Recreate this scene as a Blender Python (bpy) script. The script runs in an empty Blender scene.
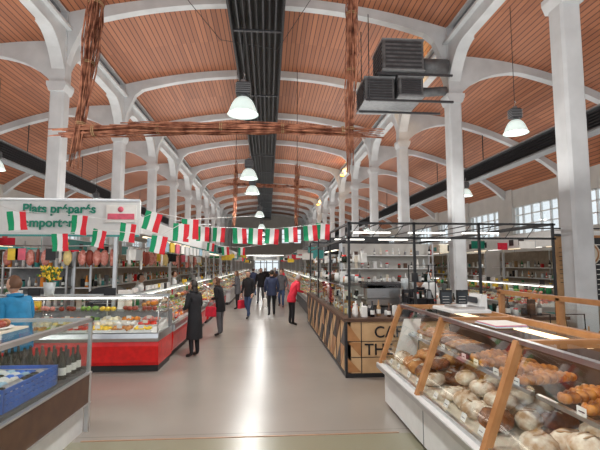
import bpy, math, random
from mathutils import Vector, Matrix
random.seed(11)
R=random.uniform
# ------------------------------------------------------------------ materials
def mat(name,col,rough=.55,metal=0.0,emit=0.0,var=.12,scale=9.0,col2=None,bump=0.0,spec=None):
    m=bpy.data.materials.new(name); m.use_nodes=True
    nt=m.node_tree; b=nt.nodes['Principled BSDF']
    c=(col[0],col[1],col[2],1)
    b.inputs['Roughness'].default_value=rough; b.inputs['Metallic'].default_value=metal
    tc=nt.nodes.new('ShaderNodeTexCoord'); nz=nt.nodes.new('ShaderNodeTexNoise')
    nz.inputs['Scale'].default_value=scale; nz.inputs['Detail'].default_value=3
    nt.links.new(tc.outputs['Object'],nz.inputs['Vector'])
    rp=nt.nodes.new('ShaderNodeValToRGB')
    c2=col2 if col2 else tuple(min(1,x*(1+var)) for x in col)
    c1=col if col2 else tuple(x*(1-var) for x in col)
    rp.color_ramp.elements[0].position=.35; rp.color_ramp.elements[1].position=.65
    rp.color_ramp.elements[0].color=(*c1,1); rp.color_ramp.elements[1].color=(*c2,1)
    nt.links.new(nz.outputs['Fac'],rp.inputs['Fac']); nt.links.new(rp.outputs['Color'],b.inputs['Base Color'])
    if emit>0:
        b.inputs['Emission Color'].default_value=c; b.inputs['Emission Strength'].default_value=emit
    if bump>0:
        bp=nt.nodes.new('ShaderNodeBump'); bp.inputs['Strength'].default_value=bump; bp.inputs['Distance'].default_value=.02
        nt.links.new(nz.outputs['Fac'],bp.inputs['Height']); nt.links.new(bp.outputs['Normal'],b.inputs['Normal'])
    return m
def glassmat(name,tint=(.97,.99,.98),base=.015,k=.22):
    m=bpy.data.materials.new(name); m.use_nodes=True; nt=m.node_tree
    for n in list(nt.nodes): nt.nodes.remove(n)
    o=nt.nodes.new('ShaderNodeOutputMaterial'); t=nt.nodes.new('ShaderNodeBsdfTransparent'); g=nt.nodes.new('ShaderNodeBsdfGlossy')
    t.inputs['Color'].default_value=(*tint,1); g.inputs['Roughness'].default_value=.03
    f=nt.nodes.new('ShaderNodeLayerWeight'); f.inputs['Blend'].default_value=.2
    ma=nt.nodes.new('ShaderNodeMath'); ma.operation='MULTIPLY_ADD'; ma.inputs[1].default_value=k; ma.inputs[2].default_value=base
    mx=nt.nodes.new('ShaderNodeMixShader')
    nt.links.new(f.outputs['Fresnel'],ma.inputs[0]); nt.links.new(ma.outputs[0],mx.inputs['Fac'])
    nt.links.new(t.outputs[0],mx.inputs[1]); nt.links.new(g.outputs[0],mx.inputs[2]); nt.links.new(mx.outputs[0],o.inputs['Surface'])
    return m
def plankmat(name,cA,cB,w=.13):
    m=bpy.data.materials.new(name); m.use_nodes=True; nt=m.node_tree; b=nt.nodes['Principled BSDF']
    L=nt.links.new; N=nt.nodes.new
    tc=N('ShaderNodeTexCoord'); sp=N('ShaderNodeSeparateXYZ'); L(tc.outputs['Object'],sp.inputs[0])
    d=N('ShaderNodeMath'); d.operation='DIVIDE'; d.inputs[1].default_value=w; L(sp.outputs['X'],d.inputs[0])
    fr=N('ShaderNodeMath'); fr.operation='FRACT'; L(d.outputs[0],fr.inputs[0])
    fl=N('ShaderNodeMath'); fl.operation='FLOOR'; L(d.outputs[0],fl.inputs[0])
    y=N('ShaderNodeMath'); y.operation='DIVIDE'; y.inputs[1].default_value=2.55; L(sp.outputs['Y'],y.inputs[0])
    yf=N('ShaderNodeMath'); yf.operation='FLOOR'; L(y.outputs[0],yf.inputs[0])
    cb=N('ShaderNodeCombineXYZ'); L(fl.outputs[0],cb.inputs[0]); L(yf.outputs[0],cb.inputs[1])
    wn=N('ShaderNodeTexWhiteNoise'); wn.noise_dimensions='2D'; L(cb.outputs[0],wn.inputs['Vector'])
    mx=N('ShaderNodeMix'); mx.data_type='RGBA'; mx.inputs['A'].default_value=(*cA,1); mx.inputs['B'].default_value=(*cB,1)
    L(wn.outputs['Value'],mx.inputs['Factor'])
    lt=N('ShaderNodeMath'); lt.operation='LESS_THAN'; lt.inputs[1].default_value=.18; L(fr.outputs[0],lt.inputs[0])
    m2=N('ShaderNodeMix'); m2.data_type='RGBA'; m2.inputs['B'].default_value=(cA[0]*.3,cA[1]*.25,cA[2]*.25,1)
    L(lt.outputs[0],m2.inputs['Factor']); L(mx.outputs['Result'],m2.inputs['A']); L(m2.outputs['Result'],b.inputs['Base Color'])
    b.inputs['Roughness'].default_value=.5
    return m
def floormat():
    m=bpy.data.materials.new('polished_floor'); m.use_nodes=True; nt=m.node_tree; b=nt.nodes['Principled BSDF']
    L=nt.links.new; N=nt.nodes.new
    tc=N('ShaderNodeTexCoord'); sp=N('ShaderNodeSeparateXYZ'); L(tc.outputs['Object'],sp.inputs[0])
    nz=N('ShaderNodeTexNoise'); nz.inputs['Scale'].default_value=.7; nz.inputs['Detail'].default_value=4; L(tc.outputs['Object'],nz.inputs['Vector'])
    rp=N('ShaderNodeValToRGB'); rp.color_ramp.elements[0].position=.25; rp.color_ramp.elements[1].position=.75
    rp.color_ramp.elements[0].color=(.275,.25,.22,1); rp.color_ramp.elements[1].color=(.31,.285,.25,1); L(nz.outputs['Fac'],rp.inputs['Fac'])
    lt=N('ShaderNodeMath'); lt.operation='LESS_THAN'; lt.inputs[1].default_value=4.98; L(sp.outputs['Y'],lt.inputs[0])
    m1=N('ShaderNodeMix'); m1.data_type='RGBA'; m1.inputs['B'].default_value=(.25,.24,.165,1)
    L(lt.outputs[0],m1.inputs['Factor']); L(rp.outputs['Color'],m1.inputs['A'])
    def line(out,period,w):
        d=N('ShaderNodeMath'); d.operation='DIVIDE'; d.inputs[1].default_value=period; L(out,d.inputs[0])
        f=N('ShaderNodeMath'); f.operation='FRACT'; L(d.outputs[0],f.inputs[0])
        l=N('ShaderNodeMath'); l.operation='LESS_THAN'; l.inputs[1].default_value=w; L(f.outputs[0],l.inputs[0]); return l.outputs[0]
    a=line(sp.outputs['Y'],5.1,.003)
    m2=N('ShaderNodeMix'); m2.data_type='RGBA'; m2.inputs['B'].default_value=(.20,.175,.15,1)
    L(a,m2.inputs['Factor']); L(m1.outputs['Result'],m2.inputs['A']); L(m2.outputs['Result'],b.inputs['Base Color'])
    r=N('ShaderNodeMapRange'); r.inputs['To Min'].default_value=.25; r.inputs['To Max'].default_value=.28; L(nz.outputs['Fac'],r.inputs['Value']); L(r.outputs[0],b.inputs['Roughness'])
    return m
M={}
def D(k,*a,**kw): M[k]=mat(k,*a,**kw)
D('white_concrete',(.57,.59,.60),.7,var=.07,scale=2)
D('wall_paint',(.50,.49,.46),.8,var=.05,scale=2)
D('white',(.70,.71,.70),.35,var=.03); D('cream',(.70,.64,.52),.45,var=.04)
D('black',(.012,.012,.014),.45); D('darkgrey',(.045,.045,.05),.5); D('grey',(.22,.23,.24),.45)
D('steel',(.58,.59,.60),.28,1.0,var=.04); D('alu',(.60,.61,.62),.35,.8,var=.03); D('galv',(.15,.155,.16),.5,.3,var=.25,scale=4)
D('red',(.66,.012,.012),.3); D('redcloth',(.70,.02,.05),.7); D('green',(.02,.26,.09),.6); D('teal',(.05,.30,.28),.5)
D('blue',(.015,.14,.60),.4); D('bluecoat',(.01,.20,.40),.7); D('navy',(.025,.035,.08),.8); D('brownwood',(.075,.035,.02),.45,col2=(.11,.055,.03),scale=6)
D('ply',(.52,.32,.16),.5,col2=(.62,.40,.21),scale=4); D('oak',(.36,.16,.055),.4,col2=(.46,.22,.085),scale=7)
D('twig',(.16,.045,.022),.8,col2=(.50,.21,.12),scale=9); D('rope',(.45,.30,.15),.9)
D('flag_green',(.0,.30,.12),.7,var=.05); D('flag_white',(.80,.80,.78),.7,var=.03); D('flag_red',(.72,.02,.035),.7,var=.05)
D('skin',(.60,.34,.23),.5,var=.05); D('hair_dark',(.025,.018,.014),.6); D('hair_brown',(.13,.06,.03),.6); D('hair_grey',(.45,.43,.41),.6)
D('eye',(.02,.02,.02),.2); D('lip',(.45,.13,.11),.5); D('eyewhite',(.8,.8,.78),.3)
D('blackcloth',(.012,.012,.015),.85); D('jeans',(.04,.07,.15),.85); D('greycloth',(.10,.10,.11),.85); D('shoe',(.02,.018,.018),.4)
D('crust',(.40,.14,.03),.55,col2=(.64,.31,.09),scale=14,bump=.5); D('flour',(.50,.32,.18),.8,col2=(.84,.77,.64),scale=13,bump=.5)
D('darkcrust',(.12,.04,.015),.5,col2=(.30,.11,.035),scale=14,bump=.5); D('golden',(.66,.27,.05),.35,col2=(.34,.10,.015),scale=18,bump=.3)
D('cheese',(.80,.62,.26),.5); D('cheesew',(.82,.74,.55),.5); D('ham',(.60,.16,.12),.4,col2=(.75,.36,.30),scale=20); D('saus',(.26,.045,.025),.4)
D('salad',(.14,.32,.05),.5,col2=(.30,.46,.10),scale=25); D('orange',(.80,.26,.02),.5); D('yellow',(.85,.58,.05),.5); D('tomato',(.65,.04,.02),.3)
D('paper',(.80,.79,.75),.7,var=.03); D('kraft',(.42,.26,.13),.8); D('wine',(.015,.022,.012),.12); D('pink',(.72,.12,.18),.5)
D('signgreen',(.0,.22,.14),.5); D('lampglow',(1,.98,.92),.5,emit=12,var=0); D('shadeglow',(.72,.86,.82),.3,emit=.6,var=.02)
D('tube',(1,.97,.9),.5,emit=2.2,var=0); D('tubewarm',(1,.78,.50),.5,emit=2.2,var=0); D('amber',(1,.50,.08),.5,emit=6,var=0); D('chalk',(.75,.75,.72),.9); D('orangeline',(.36,.20,.11),.4)
D('screen',(.04,.05,.06),.15); D('lightblue',(.35,.55,.70),.5); D('frost',(.62,.68,.70),.3)
D('leaf',(.05,.16,.03),.6,col2=(.10,.26,.05)); D('beigewall',(.36,.29,.22),.6)
M['glass']=glassmat('glass'); M['wglass']=glassmat('wglass',(.88,.90,.90),.02,.1); M['floor']=floormat()
M['plank']=plankmat('ceiling_planks',(.30,.103,.046),(.41,.155,.072),.16)
# ------------------------------------------------------------------ mesh builder
class MB:
    def __init__(s): s.v=[];s.f=[];s.m=[];s.s=[];s.mats=[]
    def mi(s,m):
        if m not in s.mats: s.mats.append(m)
        return s.mats.index(m)
    def add(s,V,F,m,sm=False,X=None):
        o=len(s.v); k=s.mi(m)
        for p in V:
            p=Vector(p)
            if X is not None: p=X@p
            s.v.append(tuple(p))
        for i,f in enumerate(F):
            s.f.append([a+o for a in f]); s.m.append(k); s.s.append(sm)
    def box(s,x0,x1,y0,y1,z0,z1,m,X=None):
        V=[(x0,y0,z0),(x1,y0,z0),(x1,y1,z0),(x0,y1,z0),(x0,y0,z1),(x1,y0,z1),(x1,y1,z1),(x0,y1,z1)]
        s.add(V,[(3,2,1,0),(4,5,6,7),(0,1,5,4),(1,2,6,5),(2,3,7,6),(3,0,4,7)],m,X=X)
    def bbox(s,x0,x1,y0,y1,z0,z1,m,b=.01,X=None):
        P=[(x0+b,y0),(x1-b,y0),(x1,y0+b),(x1,y1-b),(x1-b,y1),(x0+b,y1),(x0,y1-b),(x0,y0+b)]
        cx,cy=(x0+x1)/2,(y0+y1)/2
        def sh(p): return (p[0]+(b if p[0]<cx else -b)*.8,p[1]+(b if p[1]<cy else -b)*.8)
        V=[(p[0],p[1],z0) for p in P]+[(p[0],p[1],z1-b) for p in P]+[(*sh(p),z1) for p in P]
        F=[list(range(7,-1,-1)),list(range(16,24))]
        for k in (0,8):
            for i in range(8): j=(i+1)%8; F.append((k+i,k+j,k+8+j,k+8+i))
        s.add(V,F,m,X=X)
    def prism(s,poly,a,lo,hi,m,X=None,sm=False):
        n=len(poly); V=[]
        for t in (lo,hi):
            for p in poly:
                V.append({'y':(p[0],t,p[1]),'x':(t,p[0],p[1]),'z':(p[0],p[1],t)}[a])
        F=[list(range(n)),list(range(2*n-1,n-1,-1))]+[(i,(i+1)%n,n+(i+1)%n,n+i) for i in range(n)]
        s.add(V,F,m,sm,X)
    def tube(s,pts,r,m,n=6,X=None,sm=True):
        pts=[Vector(p) for p in pts]; rr=r if isinstance(r,(list,tuple)) else [r]*len(pts)
        V=[];F=[]
        for i,p in enumerate(pts):
            d=(pts[min(i+1,len(pts)-1)]-pts[max(i-1,0)]).normalized()
            u=d.cross(Vector((0,0,1)))
            if u.length<.1: u=d.cross(Vector((1,0,0)))
            u.normalize(); w=d.cross(u)
            for k in range(n):
                a=2*math.pi*k/n; V.append(p+(u*math.cos(a)+w*math.sin(a))*rr[i])
        for i in range(len(pts)-1):
            for k in range(n):
                j=(k+1)%n; F.append((i*n+k,i*n+j,(i+1)*n+j,(i+1)*n+k))
        F.append(list(range(n-1,-1,-1))); F.append([(len(pts)-1)*n+k for k in range(n)])
        s.add(V,F,m,sm,X)
    def lathe(s,prof,m,c=(0,0,0),n=14,X=None,sx=1,sy=1):
        V=[];F=[]
        for r,z in prof:
            for k in range(n):
                a=2*math.pi*k/n; V.append((c[0]+r*math.cos(a)*sx,c[1]+r*math.sin(a)*sy,c[2]+z))
        for i in range(len(prof)-1):
            for k in range(n):
                j=(k+1)%n; F.append((i*n+k,i*n+j,(i+1)*n+j,(i+1)*n+k))
        s.add(V,F,m,True,X)
    def blob(s,c,r,m,n=8,k=5,rot=0,X=None,jit=0):
        V=[];F=[];ca,sa=math.cos(rot),math.sin(rot)
        for i in range(1,k):
            t=math.pi*i/k
            for j in range(n):
                a=2*math.pi*j/n; q=1+R(-jit,jit)
                x,y,z=r[0]*math.sin(t)*math.cos(a)*q,r[1]*math.sin(t)*math.sin(a)*q,r[2]*math.cos(t)*q
                V.append((c[0]+x*ca-y*sa,c[1]+x*sa+y*ca,c[2]+z))
        V.append((c[0],c[1],c[2]+r[2])); V.append((c[0],c[1],c[2]-r[2])); T=len(V)-2
        for i in range(k-2):
            for j in range(n):
                l=(j+1)%n; F.append((i*n+j,(i+1)*n+j,(i+1)*n+l,i*n+l))
        for j in range(n):
            l=(j+1)%n; F.append((T,j,l)); F.append((T+1,(k-2)*n+l,(k-2)*n+j))
        s.add(V,F,m,True,X)
    def quad(s,a,b,c,d,m,X=None): s.add([a,b,c,d],[(0,1,2,3)],m,X=X)
    def obj(s,name,parent=None,loc=None):
        me=bpy.data.meshes.new(name); me.from_pydata(s.v,[],s.f)
        for k in s.mats: me.materials.append(M[k])
        me.polygons.foreach_set('material_index',s.m); me.polygons.foreach_set('use_smooth',s.s); me.update()
        o=bpy.data.objects.new(name,me); bpy.context.collection.objects.link(o)
        if loc: o.location=loc
        if parent: o.parent=parent
        return o
def text(body,loc,rot,size,m,parent,align='LEFT',bold=0.0,name='lettering'):
    c=bpy.data.curves.new(name,'FONT'); c.body=body; c.size=size; c.extrude=.004; c.offset=bold; c.align_x=align
    c.materials.append(M[m]); o=bpy.data.objects.new(name,c); bpy.context.collection.objects.link(o)
    o.location=loc; o.rotation_euler=rot; o.parent=parent; return o
def light(kind,name,loc,power,rot=(0,0,0),size=.5,sy=None,col=(1,1,1),parent=None,spread=None):
    l=bpy.data.lights.new(name,kind); l.energy=power; l.color=col
    if kind=='AREA':
        l.shape='RECTANGLE' if sy else 'DISK'; l.size=size
        if sy: l.size_y=sy
        if spread: l.spread=spread
    else: l.shadow_soft_size=size
    o=bpy.data.objects.new(name,l); bpy.context.collection.objects.link(o); o.location=loc; o.rotation_euler=rot
    if parent: o.parent=parent
    return o
XC=-.185; XR=5.75; XL=-6.12; S=5.1; Y0=7.6-S*2; NB=15; YE=Y0+S*(NB-1)+.5
BAY=[Y0+S*i for i in range(NB)]
# ------------------------------------------------------------------ shell
mb=MB(); mb.box(-14.2,13.9,-6,YE+1,-.2,0,'floor'); mb.obj('floor')
mb=MB(); mb.box(-2.0,1.5,4.985,5.01,0,.004,'orangeline'); mb.obj('floor_marking')
H=5.935
def zc(x):
    u=(x-XC)/H; return 9.3+.85*(1-u*u)
def zb(x):
    u=abs(x-XC)/H; return 9.86-1.02*u**2.2-1.85*max(0,(u-.86)/.14)**2
N=24
def sheet(xs,zf,y0,y1,m,name,th=.12):
    mb=MB(); n=len(xs)
    V=[(x,y,zf(x)) for y in (y0,y1) for x in xs]+[(x,y,zf(x)+th) for y in (y0,y1) for x in xs]
    F=[(i,i+1,n+i+1,n+i) for i in range(n-1)]+[(2*n+i,3*n+i,3*n+i+1,2*n+i+1) for i in range(n-1)]
    mb.add(V,F,m,True); return mb.obj(name)
xs=[XC-H-.2+(2*H+.4)*i/N for i in range(N+1)]
sheet(xs,zc,-5,YE,'plank','ceiling')
def zs(d): return 8.45-2.6*(d/7.6)**2
for sgn,nm,xo in ((1,'ceiling_right_aisle',XR),(-1,'ceiling_left_aisle',XL)):
    xs=[xo+sgn*(.1+7.7*i/14) for i in range(15)]
    sheet(xs,lambda x:zs(abs(x-xo)),-5,YE,'plank',nm)
rib=MB()
for yb in BAY:
    xs=[XC-H+2*H*i/40 for i in range(41)]
    V=[];F=[]
    for x in xs:
        for (y,z) in ((yb-.13,zb(x)),(yb+.13,zb(x)),(yb+.13,zc(x)),(yb-.13,zc(x))): V.append((x,y,z))
    for i in range(40):
        for k in range(4): F.append((4*i+k,4*i+(k+1)%4,4*i+4+(k+1)%4,4*i+4+k))
    rib.add(V,F,'white_concrete')
    for sgn,xo in ((1,XR),(-1,XL)):
        V=[];F=[]
        for i in range(25):
            d=7.6*i/24; x=xo+sgn*d
            lo=min(zs(d)-.26, 6.9+1.15*(1-math.exp(-d/.7)))-.3*max(0,(d-6)/1.6)**2
            for (y,z) in ((yb-.12,lo),(yb+.12,lo),(yb+.12,zs(d)),(yb-.12,zs(d))): V.append((x,y,z))
        for i in range(24):
            for k in range(4): F.append((4*i+k,4*i+(k+1)%4,4*i+4+(k+1)%4,4*i+4+k))
        rib.add(V,F,'white_concrete')
rib.obj('roof_rib')
for i,yb in enumerate(BAY):
    for xo in (XL,XR):
        c=MB(); w=.205
        c.bbox(xo-w,xo+w,yb-w,yb+w,0,6.95,'white_concrete',.05)
        c.prism([(xo-w,6.9),(xo+w,6.9),(xo+w+.07,7.08),(xo+w+.07,7.18),(xo-w-.07,7.18),(xo-w-.07,7.08)],'y',yb-.27,yb+.27,'white_concrete')
        c.box(xo-.2,xo+.2,yb-.2,yb+.2,7.18,9.35,'white_concrete')
        c.obj('column')
k=1
for sgn,xo,nm in ((1,XR,'right'),(-1,XL,'left')):
    b=MB(); V=[];F=[]
    ys=[-5+.17*i for i in range(int((YE+5)/.17)+1)]
    for y in ys:
        t=min(abs(y-q) for q in BAY); lo=8.45-1.3*max(0,1-t/1.3)**2.4
        for (x,z) in ((xo-.18,lo),(xo+.18,lo),(xo+.18,8.8),(xo-.18,8.8)): V.append((x,y,z))
    for i in range(len(ys)-1):
        for q in range(4): F.append((4*i+q,4*i+(q+1)%4,4*i+4+(q+1)%4,4*i+4+q))
    b.add(V,F,'white_concrete')
    b.box(xo-.32,xo+.32,-5,YE,8.78,8.86,'white_concrete'); b.box(xo-.18,xo+.18,-5,YE,9.3,9.4,'white_concrete')
    b.obj('trim_clerestory_beam_'+nm)
    for yb in BAY[:-1]:
        w=MB(); a,z=yb+.35,yb+S-.35
        for q in range(7):
            y=a+(z-a)*q/6; w.box(xo-.04,xo+.04,y-.02,y+.02,8.86,9.3,'grey')
        w.box(xo-.05,xo+.05,a,z,8.86,8.89,'grey'); w.box(xo-.05,xo+.05,a,z,9.27,9.3,'grey')
        w.box(xo-.006,xo+.006,a,z,8.88,9.28,'wglass'); w.obj('window_%d'%k); k+=1
    ow=xo+sgn*7.6; w=MB()
    w.box(ow-.12,ow+.12,-5,YE,0,3.5,'wall_paint'); w.box(ow-.12,ow+.12,-5,YE,5.0,6.2,'wall_paint')
    for yb in BAY: w.box(ow-.2,ow+.2,yb-.7,yb+.7,0,6.1,'wall_paint')
    w.obj('wall_'+nm)
    for yb in BAY[:-1]:
        g=MB(); a,z=yb+.7,yb+S-.7
        for q in range(6):
            y=a+(z-a)*q/5; g.box(ow-.05,ow+.05,y-.035,y+.035,3.5,5.0,'white')
        for zz in (3.5,4.0,4.5,4.95): g.box(ow-.05,ow+.05,a,z,zz,zz+.05,'white')
        g.box(ow-.005,ow+.005,a,z,3.5,5.0,'wglass'); g.obj('window_%d'%k); k+=1
    v=MB(); xs_=xo+sgn*3.6
    for q in range(6): 
        z=5.75+.09*q; v.prism([(xs_-.2,z),(xs_+.2,z+.05),(xs_+.2,z+.07),(xs_-.2,z+.02)],'y',4,YE-2,'darkgrey')
    v.box(xs_-.22,xs_+.22,4,YE-2,5.68,5.73,'grey'); v.box(xs_-.22,xs_+.22,4,YE-2,6.3,6.35,'grey'); v.box(xs_+sgn*.17,xs_+sgn*.22,4,YE-2,5.7,6.35,'black')
    for yb in BAY[2:]: v.tube([(xs_,yb,6.3),(xs_,yb,zs(3.6)-.3)],.02,'darkgrey')
    v.obj('ventilation_louvre')
w=MB(); ye=YE
w.box(-14,13.7,ye,ye+.2,2.8,5.4,'wall_paint'); w.box(-14,-2.2,ye,ye+.2,0,2.8,'wall_paint'); w.box(1.8,13.7,ye,ye+.2,0,2.8,'wall_paint')
w.box(-14,XL,ye,ye+.2,5.4,9,'wall_paint'); w.box(XR,13.7,ye,ye+.2,5.4,9,'wall_paint'); w.box(-6.4,6,ye,ye+.2,7.6,10.3,'wall_paint')
for q in range(7): 
    x=XL+(XR-XL)*q/6; w.box(x-.45,x+.45,ye,ye+.2,5.4,7.6,'wall_paint')
w.obj('wall_far')
g=MB(); g.box(XL,XR,ye+.25,ye+.26,5.3,7.7,'wglass')
for z in (6,6.8): g.box(XL,XR,ye+.21,ye+.28,z,z+.08,'grey')
g.obj('window_%d'%k)
g=MB()
for q in range(5): x=-2.1+3.8*q/4; g.box(x-.06,x+.06,ye-.2,ye-.1,0,2.75,'darkgrey')
g.box(-2.15,1.75,ye-.2,ye-.1,2.2,2.3,'darkgrey'); g.box(-2.15,1.75,ye-.2,ye-.1,0,.9,'darkgrey'); g.box(-2.1,1.7,ye-.16,ye-.15,0,2.75,'wglass'); g.obj('door_1')
# ridge duct
d=MB(); x0,x1=-1.12,.37
d.box(x0,x1,1,YE-1,9.28,9.34,'black')
for q in range(9):
    x=x0+(x1-x0)*q/8; d.box(x-.02,x+.02,1,YE-1,9.08,9.3,'darkgrey' if q%2 else 'black')
d.box(x0-.06,x0,1,YE-1,9.0,9.36,'black'); d.box(x1,x1+.06,1,YE-1,9.0,9.36,'black')
for yb in BAY[1:]:
    d.box(x0,x1,yb-.05,yb+.05,9.05,9.1,'darkgrey')
    d.box(x0+.1,x0+.16,yb-.05,yb+.05,9.3,9.85,'darkgrey'); d.box(x1-.16,x1-.1,yb-.05,yb+.05,9.3,9.85,'darkgrey')
d.obj('ridge_ventilation_duct')
# ------------------------------------------------------------------ pendant lamps
def pendant(x,y,z,top,power,r=.28):
    p=MB()
    p.lathe([(.07,.31),(.12,.30),(.17,.25),(.215,.17),(.25,.08),(r,.0),(r+.015,-.012),(r-.015,.0),(.235,.08),(.19,.17),(.05,.24)],'shadeglow',n=24)
    p.lathe([(0,.36),(.07,.36),(.08,.31)],'grey',n=12); p.bbox(-.13,.13,-.10,.10,.36,.60,'darkgrey',.02); p.lathe([(.06,.6),(.05,.66),(0,.67)],'grey',n=12)
    for q in range(5): p.box(-.14,.14,-.11,.11,.39+q*.04,.40+q*.04,'grey')
    p.tube([(0,0,.66),(0,0,.72),(.03,0,.76),(0,0,.8)],.012,'steel'); p.tube([(0,0,.76),(0,0,top-z)],.008,'black',5)
    p.lathe([(0,-.02),(.07,-.01),(.14,.03),(.15,.1),(.08,.19),(0,.2)],'lampglow',n=14)
    o=p.obj('pendant_lamp',loc=(x,y,z))
    if power: light('AREA','lamp_bulb',(0,0,-.04),power,size=.40,parent=o,col=(1,.99,.96))
for y,z in ((-1.5,4.8),(3.2,4.8),(7.9,4.72),(13.5,4.62),(16.6,4.65),(25,4.7),(33,4.7),(41,4.7),(50,4.7),(59,4.7)):  # first two hang out of view, added to light the bread case
    x=-.0615*y if y>5 else -.4
    x=max(x,-.62) if y<20 else -.5
    pendant(x,y,z,9.0,120)
for y in (-1,9.8,18,27,37,48,59): pendant(6.0 if y==9.8 else 8.6,y,5.1 if y==9.8 else 4.9,8.35 if y==9.8 else 7.9,135)  # all but the café-side lamp are added to light floor and stalls
for y in (-1,6,14,22,32,44,57): pendant(-8.6,y,4.9,7.9,120)  # left aisle row added to light floor and stalls
for (x,y,z) in ((5.35,15.3,8.3),(5.35,30.6,8.3),(5.35,45.9,8.3)):
    p=MB(); p.bbox(-.16,.16,-.12,.12,0,.12,'darkgrey',.02); p.box(-.14,.14,-.125,-.115,.02,.11,'amber'); p.box(-.14,.14,-.1,.1,.12,.13,'amber')
    p.box(.1,.25,-.03,.03,.03,.08,'darkgrey'); o=p.obj('flood_lamp',loc=(x,y,z)); light('POINT','lamp_bulb',(0,0,.3),45,size=.08,col=(1,.55,.15),parent=o)
# ------------------------------------------------------------------ HVAC unit
h=MB()
def unit(x0,x1,y0,y1,z0,z1):
    h.bbox(x0,x1,y0,y1,z0,z1,'galv',.03)
    for q in range(7):
        z=z0+.1+(z1-z0-.2)*q/6; h.box(x0+.08,x1-.08,y0-.03,y0,z-.025,z+.02,'darkgrey'); h.box(x0-.03,x0,y0+.08,y1-.08,z-.025,z+.02,'darkgrey')
    h.box(x0-.02,x1+.02,y0-.02,y1+.02,z1-.03,z1+.02,'grey')
    h.box(x0-.02,x1+.02,y0-.02,y1+.02,z0-.02,z0+.03,'grey')
unit(3.35,4.6,12.0,13.2,7.65,8.6); unit(2.85,3.75,12.2,13.4,6.8,7.5); unit(3.85,4.6,12.1,13.3,6.9,7.5)
h.tube([(4.5,12.6,7.2),(5.5,12.6,7.3)],.14,'galv',10); h.tube([(4.6,12.5,8),(5.5,12.5,8.0)],.26,'galv',10)
for y in (12.1,13.1): 
    h.box(2.85,5.5,y-.03,y+.03,6.72,6.78,'darkgrey'); h.tube([(2.95,y,6.7),(2.95,y,9.4)],.015,'darkgrey',5); h.box(3.2,5.5,y-.03,y+.03,7.54,7.6,'darkgrey')
h.obj('ventilation_unit')
# ------------------------------------------------------------------ twig bundles
def twigs(mb,p0,p1,r0,r1,n,sag=0,ends=.06,th=1.0):
    p0,p1=Vector(p0),Vector(p1); d=(p1-p0); L=d.length; d.normalize()
    u=d.cross(Vector((0,1,0))).normalized(); w=d.cross(u)
    for i in range(n):
        a=R(0,6.28); q=math.sqrt(R(0,1)); s0=R(-ends,.5) if i%3 else R(-ends,.05); s1=min(s0+R(.35,.8),1+ends) if i%3 else R(.9,1+ends)
        pts=[];K=10; da=R(-1.4,1.4); ph=R(0,6)
        for k in range(K):
            t=s0+(s1-s0)*k/(K-1); rr=(r0+(r1-r0)*t)*q*(1+.4*math.sin(t*9+ph)); aa=a+da*t
            pts.append(p0+d*L*t+(u*math.cos(aa)+w*math.sin(aa))*rr+Vector((R(-.016,.016),R(-.016,.016),R(-.016,.016)+sag*4*t*(1-t))))
        e=R(.006,.014)*th; mb.tube(pts,[e*(1-.35*k/K) for k in range(K)],'twig',5)
    nk=max(2,int(L/.8))
    for k in range(nk):
        t=(k+.5)/nk; c=p0+d*L*t+Vector((0,0,sag*4*t*(1-t))); rr=(r0+(r1-r0)*t)*.95
        for o in (-.012,.012):
            mb.tube([c+d*o+(u*math.cos(a)+w*math.sin(a))*rr for a in [6.3*j/12 for j in range(13)]],.006,'rope',4)
t=MB(); twigs(t,(-2.85,6,3.72),(1.5,6,3.82),.085,.065,60,.06,.04)
twigs(t,(-2.36,5.98,6.9),(-2.62,5.98,3.40),.13,.06,48); twigs(t,(1.24,5.98,6.9),(1.16,5.98,3.42),.095,.06,44)
t.tube([(-2.38,6,6.8),(-2.38,6,9.8)],.008,'black',4); t.tube([(1.24,6,6.8),(1.24,6,9.9)],.008,'black',4)
t.obj('twig_bundle_frame')
t=MB(); twigs(t,(-1.75,17,5.1),(1.6,17,5.0),.07,.07,30); twigs(t,(-1.3,17,5.9),(-1.35,17,3.4),.10,.07,30); twigs(t,(1.15,17,5.9),(1.1,17,3.4),.10,.07,30)
t.tube([(-1.3,17,5.8),(-1.3,17,9.8)],.012,'black',4); t.tube([(1.15,17,5.8),(1.15,17,9.9)],.012,'black',4)
t.obj('twig_bundle_frame')
t=MB(); t.tube([(-3,10.2,9.6),(-1.2,10.2,7.4),(.2,10.2,7.2),(1.8,10.2,9.8)],.008,'black',4); t.obj('suspension_cable')
# ------------------------------------------------------------------ flags
def bunting(pts,size=.34):
    b=MB(); b.tube([p[:3] for p in pts],.005,'white',4)
    for p in pts[1:-1]:
        ang=math.radians(p[3]); s=size*R(.95,1.05); X=Matrix.Translation(p[:3])@Matrix.Rotation(R(-.3,.3),4,'Z')@Matrix.Rotation(ang,4,'Y')
        h_=s*1.12
        for k,c in enumerate(('flag_green','flag_white','flag_red')):
            V=[];F=[]
            for i in range(4):
                for j in range(6):
                    x=-s/2+s*(k+i/3)/3; z=-h_*j/5; V.append((x,.02*math.sin(x*16+j)*j/5,z-.008*math.sin(x*9)))
            for i in range(3):
                for j in range(5): F.append((i*6+j,i*6+j+1,i*6+j+7,i*6+j+6))
            b.add(V,F,c,True,X)
    return b.obj('flag_bunting')
bunting([(-5.0,6.2,3.2,0),(-3.66,6.5,2.68,-8),(-2.80,6.6,2.64,4),(-2.12,6.7,2.53,6),(-1.74,6.7,2.70,14),(-1.2,6.7,2.6,0),(-.2,7.5,2.75,0)],.26)
bunting([(-4.6,6.6,2.4,0),(-3.08,6.6,2.36,-5),(-2.5,6.6,2.42,10),(-1.62,6.6,2.34,10),(-1.33,6.7,2.53,2),(-1.0,7.6,2.6,0)],.24)
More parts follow.
